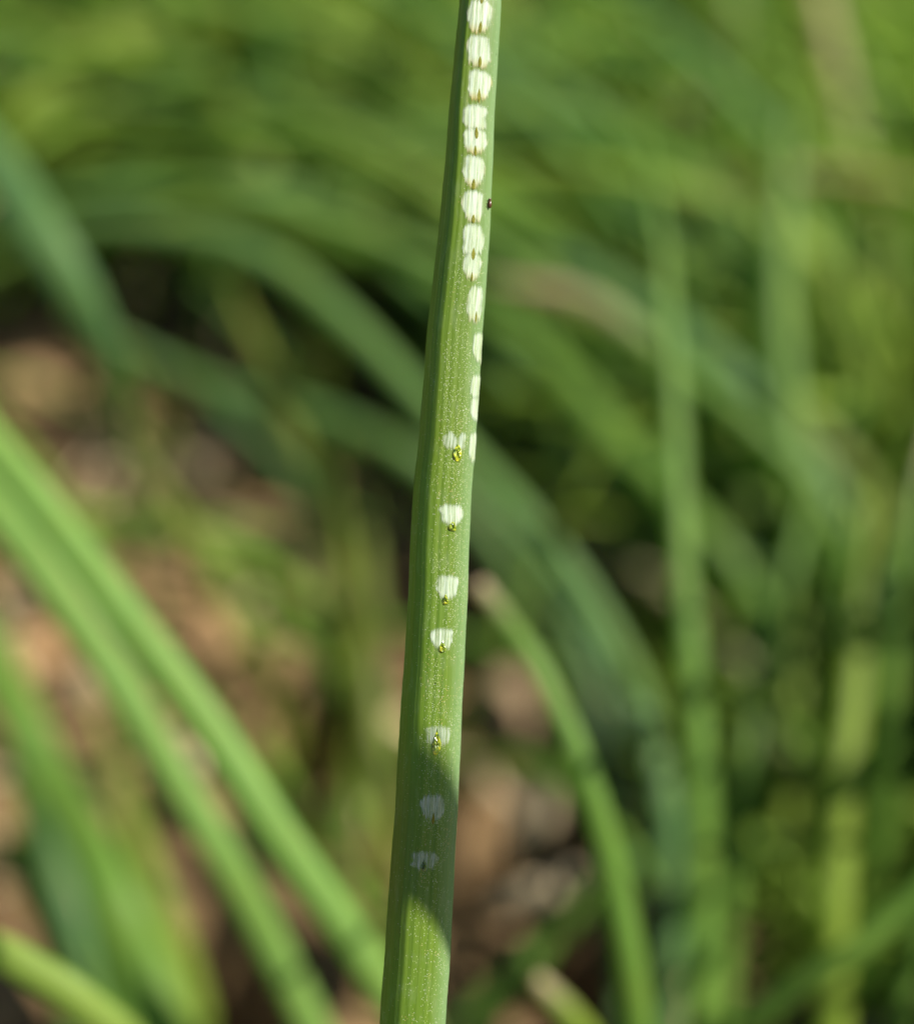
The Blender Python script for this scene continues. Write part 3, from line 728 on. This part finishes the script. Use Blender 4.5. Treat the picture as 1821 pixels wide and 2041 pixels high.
def clump(cx, cy, nl, hgt, label, mass=None, stiff=1.0):
    base = Vector((cx, cy, ground_h(cx, cy) - 0.3)); leaves = []
    for q in range(nl):
        for tries in range(4):
            az = rnd.gauss(math.pi * .97, .75) if (cx > 1.5 and cy < 46 and rnd.random() < .7) else rnd.uniform(0, 2 * math.pi); lean = rnd.uniform(0.35, 1.3) * stiff; L = hgt * rnd.uniform(0.6, 1.15); col = rnd.choice(COLS)
            off = Vector((math.cos(az), math.sin(az), 0)); p = base + off * rnd.uniform(0, .8); d = (Vector((0, 0, 1)) + off * lean * 0.7).normalized()
            droop = rnd.uniform(0.02, 0.16) * lean * 2.2; pts = [p.copy()]; st = L / 7
            swirl = Vector((-off.y, off.x, 0)) * rnd.uniform(-0.06, 0.06)
            for w in range(7):
                p = p + d * st; pts.append(p.copy()); d = (d + off * droop * 1.3 + swirl + Vector((0, 0, -droop * (0.6 + w * 0.28)))).normalized()
            if min(pt.z for pt in pts[2:]) < -0.2: continue
            if leaf_ok(pts): leaves.append((pts, col, rnd.uniform(.075, .165), rnd.random())); break
    if len(leaves) < 3: return None
    if mass is not None:
        for pts, col, r, dd in leaves:
            v, f, uv, dr = leaf_geo(pts, [r * .8, r, r * 1.05, r, r * .95, r * .8, r * .5, .02], n=12, sides=6, flat=.85)
            b = len(mass[0]); mass[0].extend(v); mass[1].extend(tuple(q + b for q in t) for t in f); mass[2].extend(uv)
        return 'mass'
    e = bpy.data.objects.new('chive_clump', None); sc.collection.objects.link(e); e.location = base * S; e.empty_display_size = 0.01
    tag(e, label, 'chives', 'chive clumps filling the bed')
    for pts, col, r, dd in leaves:
        dr = [0, 0, 0, 0, 0, 0, 0, .9 if dd > .8 else 0]
        if dd > .985: dr = [0, .2, .3, .5, .7, .9, 1, 1]
        make_leaf('leaf', pts, [r * .8, r, r * 1.05, r, r * .95, r * .8, r * .5, .02], col, base, e, dry=dr, n=20, sides=8, flat=.85, roll=rnd.random() * 6)
    return e
spots = []
for i in range(9000):
    x, y = rnd.uniform(-40, 40), rnd.uniform(9, 95)
    if y < 25 and x < 3.5: continue
    if y < 21 and x < 4.6: continue
    if abs(x) > 6 + y * 0.33: continue
    md = (1.6 if x > 0 and 20 < y < 42 else 1.85) if y < 50 else 2.5
    if all((x - a) ** 2 + (y - b) ** 2 > md * md for a, b in spots): spots.append((x, y))
spots.sort(key=lambda p: p[1])
made = []; mass = ([], [], [])
for x, y in spots:
    gx, gy, gk = project(Vector((x, y, 7))); far = y > 44 or not (-330 < gx < 2150)
    near = False
    e = clump(x, y, 16 if near else (22 if not far else 13), rnd.uniform(14, 18) if near else rnd.uniform(10, 16), '', mass if far else None, .55 if near else 1.0)
    if e and e != 'mass': made.append((e, x, y))
for x, y, n in [(-7.5, 19, 4), (-5.2, 22.5, 3), (-2.0, 22.5, 4), (-1.2, 18.5, 3), (-4.6, 16.5, 3), (-6.8, 14.5, 3), (-.4, 15, 3), (.9, 20.5, 4)]:
    free = True
    e = clump(x, y, n, rnd.uniform(6, 9), '', None, .8)
    if e: made.append((e, x, y))
free = False
for x, y in [(3.5, 12.2), (3.8, 13.6), (3.9, 15.0), (4.3, 12.4), (5.3, 14.2), (6.3, 12.6), (4.5, 16.0), (6.4, 16.2), (5.4, 18.0), (7.2, 14.4), (7.4, 17.6)]:  # upright clumps, the first few added to cast shade on the soil
    e = clump(x, y, 11, rnd.uniform(8, 11), '', None, .35)
    if e: made.append((e, x, y))
for q in range(5):  # clumps added outside the right border to shade the soil
    clump(rnd.uniform(6.0, 9.0), rnd.uniform(9, 13), 15, rnd.uniform(10, 13.5), '', mass, .6)
o = link('far_chives', mass[0], mass[1], M_LEAF); o.color = (0.31, 0.42, 0.055, 1); set_uv(o.data, mass[2])
tag(o, 'solid thicket of chive leaves melting into one green mass at the back and sides', 'chives', kind='stuff')
ANCH = [(100, 60, 'under the lime leaf in the top left'), (450, 150, 'behind the leaning yellow green leaf'), (300, 330, 'around the dark hollow at upper left'),
        (700, 120, 'at the top edge left of the marked leaf'), (800, 330, 'close behind the marked leaf on its left'), (60, 450, 'behind the hanging blue green tip'),
        (1080, 60, 'at the top edge just past the marked leaf'), (1400, 60, 'at the top edge above the upright leaf'), (1760, 40, 'in the top right corner'), (1580, 40, 'at the top edge above the soft green leaf'), (1780, 190, 'at the right border below the corner'), (1650, 190, 'behind the top of the soft green leaf'), (1240, 60, 'at the top edge midway to the upright leaf'), (1060, 180, 'right of the topmost white marks'), (820, 40, 'at the top edge beside the marked leaf'), (180, 180, 'inside the bow of the lime leaf'), (20, 220, 'at the left border under the lime leaf'), (1480, 200, 'above the upright leaf on its right'), (1790, 560, 'at the right border beside the soft green leaf'),
        (1100, 300, 'behind the leaf crossing from upper centre'), (1320, 420, 'around the tip of the tall upright leaf'), (1560, 400, 'behind the soft green rising leaf'), (1780, 400, 'at the right border above the thicket'),
        (1150, 650, 'under the tan dry tipped leaf'), (1480, 720, 'behind the orange brown patch'), (1750, 800, 'at the right border beside the pale tip'), (1200, 1000, 'just left of the upright leaf'),
        (1500, 1050, 'just right of the upright leaf'), (1750, 1250, 'behind the thick yellow green leaf'), (1500, 1500, 'at the foot of the slim leaning leaf'), (1780, 1700, 'in the lower right corner'), (1250, 1500, 'between the broken leaf and the upright leaf')]
used = {}
def where(e):
    x, y, k = project(Vector((e.location.x, e.location.y, 0)) / S + Vector((0, 0, 7)))
    c = e.children[0].color; tone = 'yellow green' if c[0] > .22 else ('blue green' if c[2] > .06 else 'mid green')
    a = min(ANCH, key=lambda t: (t[0] - x) ** 2 + (t[1] - y) ** 2)[2]
    hz = max(v.co.z for ch in e.children for v in ch.data.vertices) / S
    mx = sum(ch.data.vertices[-1].co.x for ch in e.children) / S / len(e.children); my = sum(ch.data.vertices[-1].co.y for ch in e.children) / S / len(e.children)
    size = 'low' if hz < 8.5 else ('tall' if hz > 11 else 'middling')
    way = 'spreading' if max(abs(mx), abs(my)) < 1.0 else (('leaning right' if mx > 0 else 'leaning left') if abs(mx) > abs(my) else ('leaning away' if my > 0 else 'leaning forward'))
    return '%s %s clump %s %s' % (size, tone, way, a)
for e, x, y in made: e['label'] = where(e)
print('clumps', len(made), 'objects', len(bpy.data.objects))

# low sprouting grass on the soil, too fine to count
verts, faces = [], []
for i in range(26000):
    x, y = rnd.uniform(-26, 26), rnd.uniform(11, 62)
    if abs(x) > 5 + y * .36: continue
    if x < 3.2 and rnd.random() > ((y - 25) / 12) ** 2 * (y > 25): continue
    z = ground_h(x, y) - 0.1; a = rnd.uniform(0, 6.28); h = rnd.uniform(1.2, 5.0); w = rnd.uniform(.05, .12)
    o_ = Vector((math.cos(a), math.sin(a), 0)); sd = Vector((-o_.y, o_.x, 0)) * w; b = len(verts); p = Vector((x, y, z))
    for q in range(5):
        t = q / 4; c = p + o_ * h * .6 * t * t + Vector((0, 0, h * (t - .35 * t * t)))
        verts += [c - sd * (1 - t * .9), c + sd * (1 - t * .9), c + o_ * w * .5 * (1 - t)]
    for q in range(4):
        for e_ in range(3): faces.append((b + q * 3 + e_, b + q * 3 + (e_ + 1) % 3, b + q * 3 + 3 + (e_ + 1) % 3, b + q * 3 + 3 + e_))
o = link('low_grass', verts, faces, M_LEAF); o.color = (0.26, 0.38, 0.045, 1)
tag(o, 'fine low grass sprouting between the chive clumps', 'grass', kind='stuff')
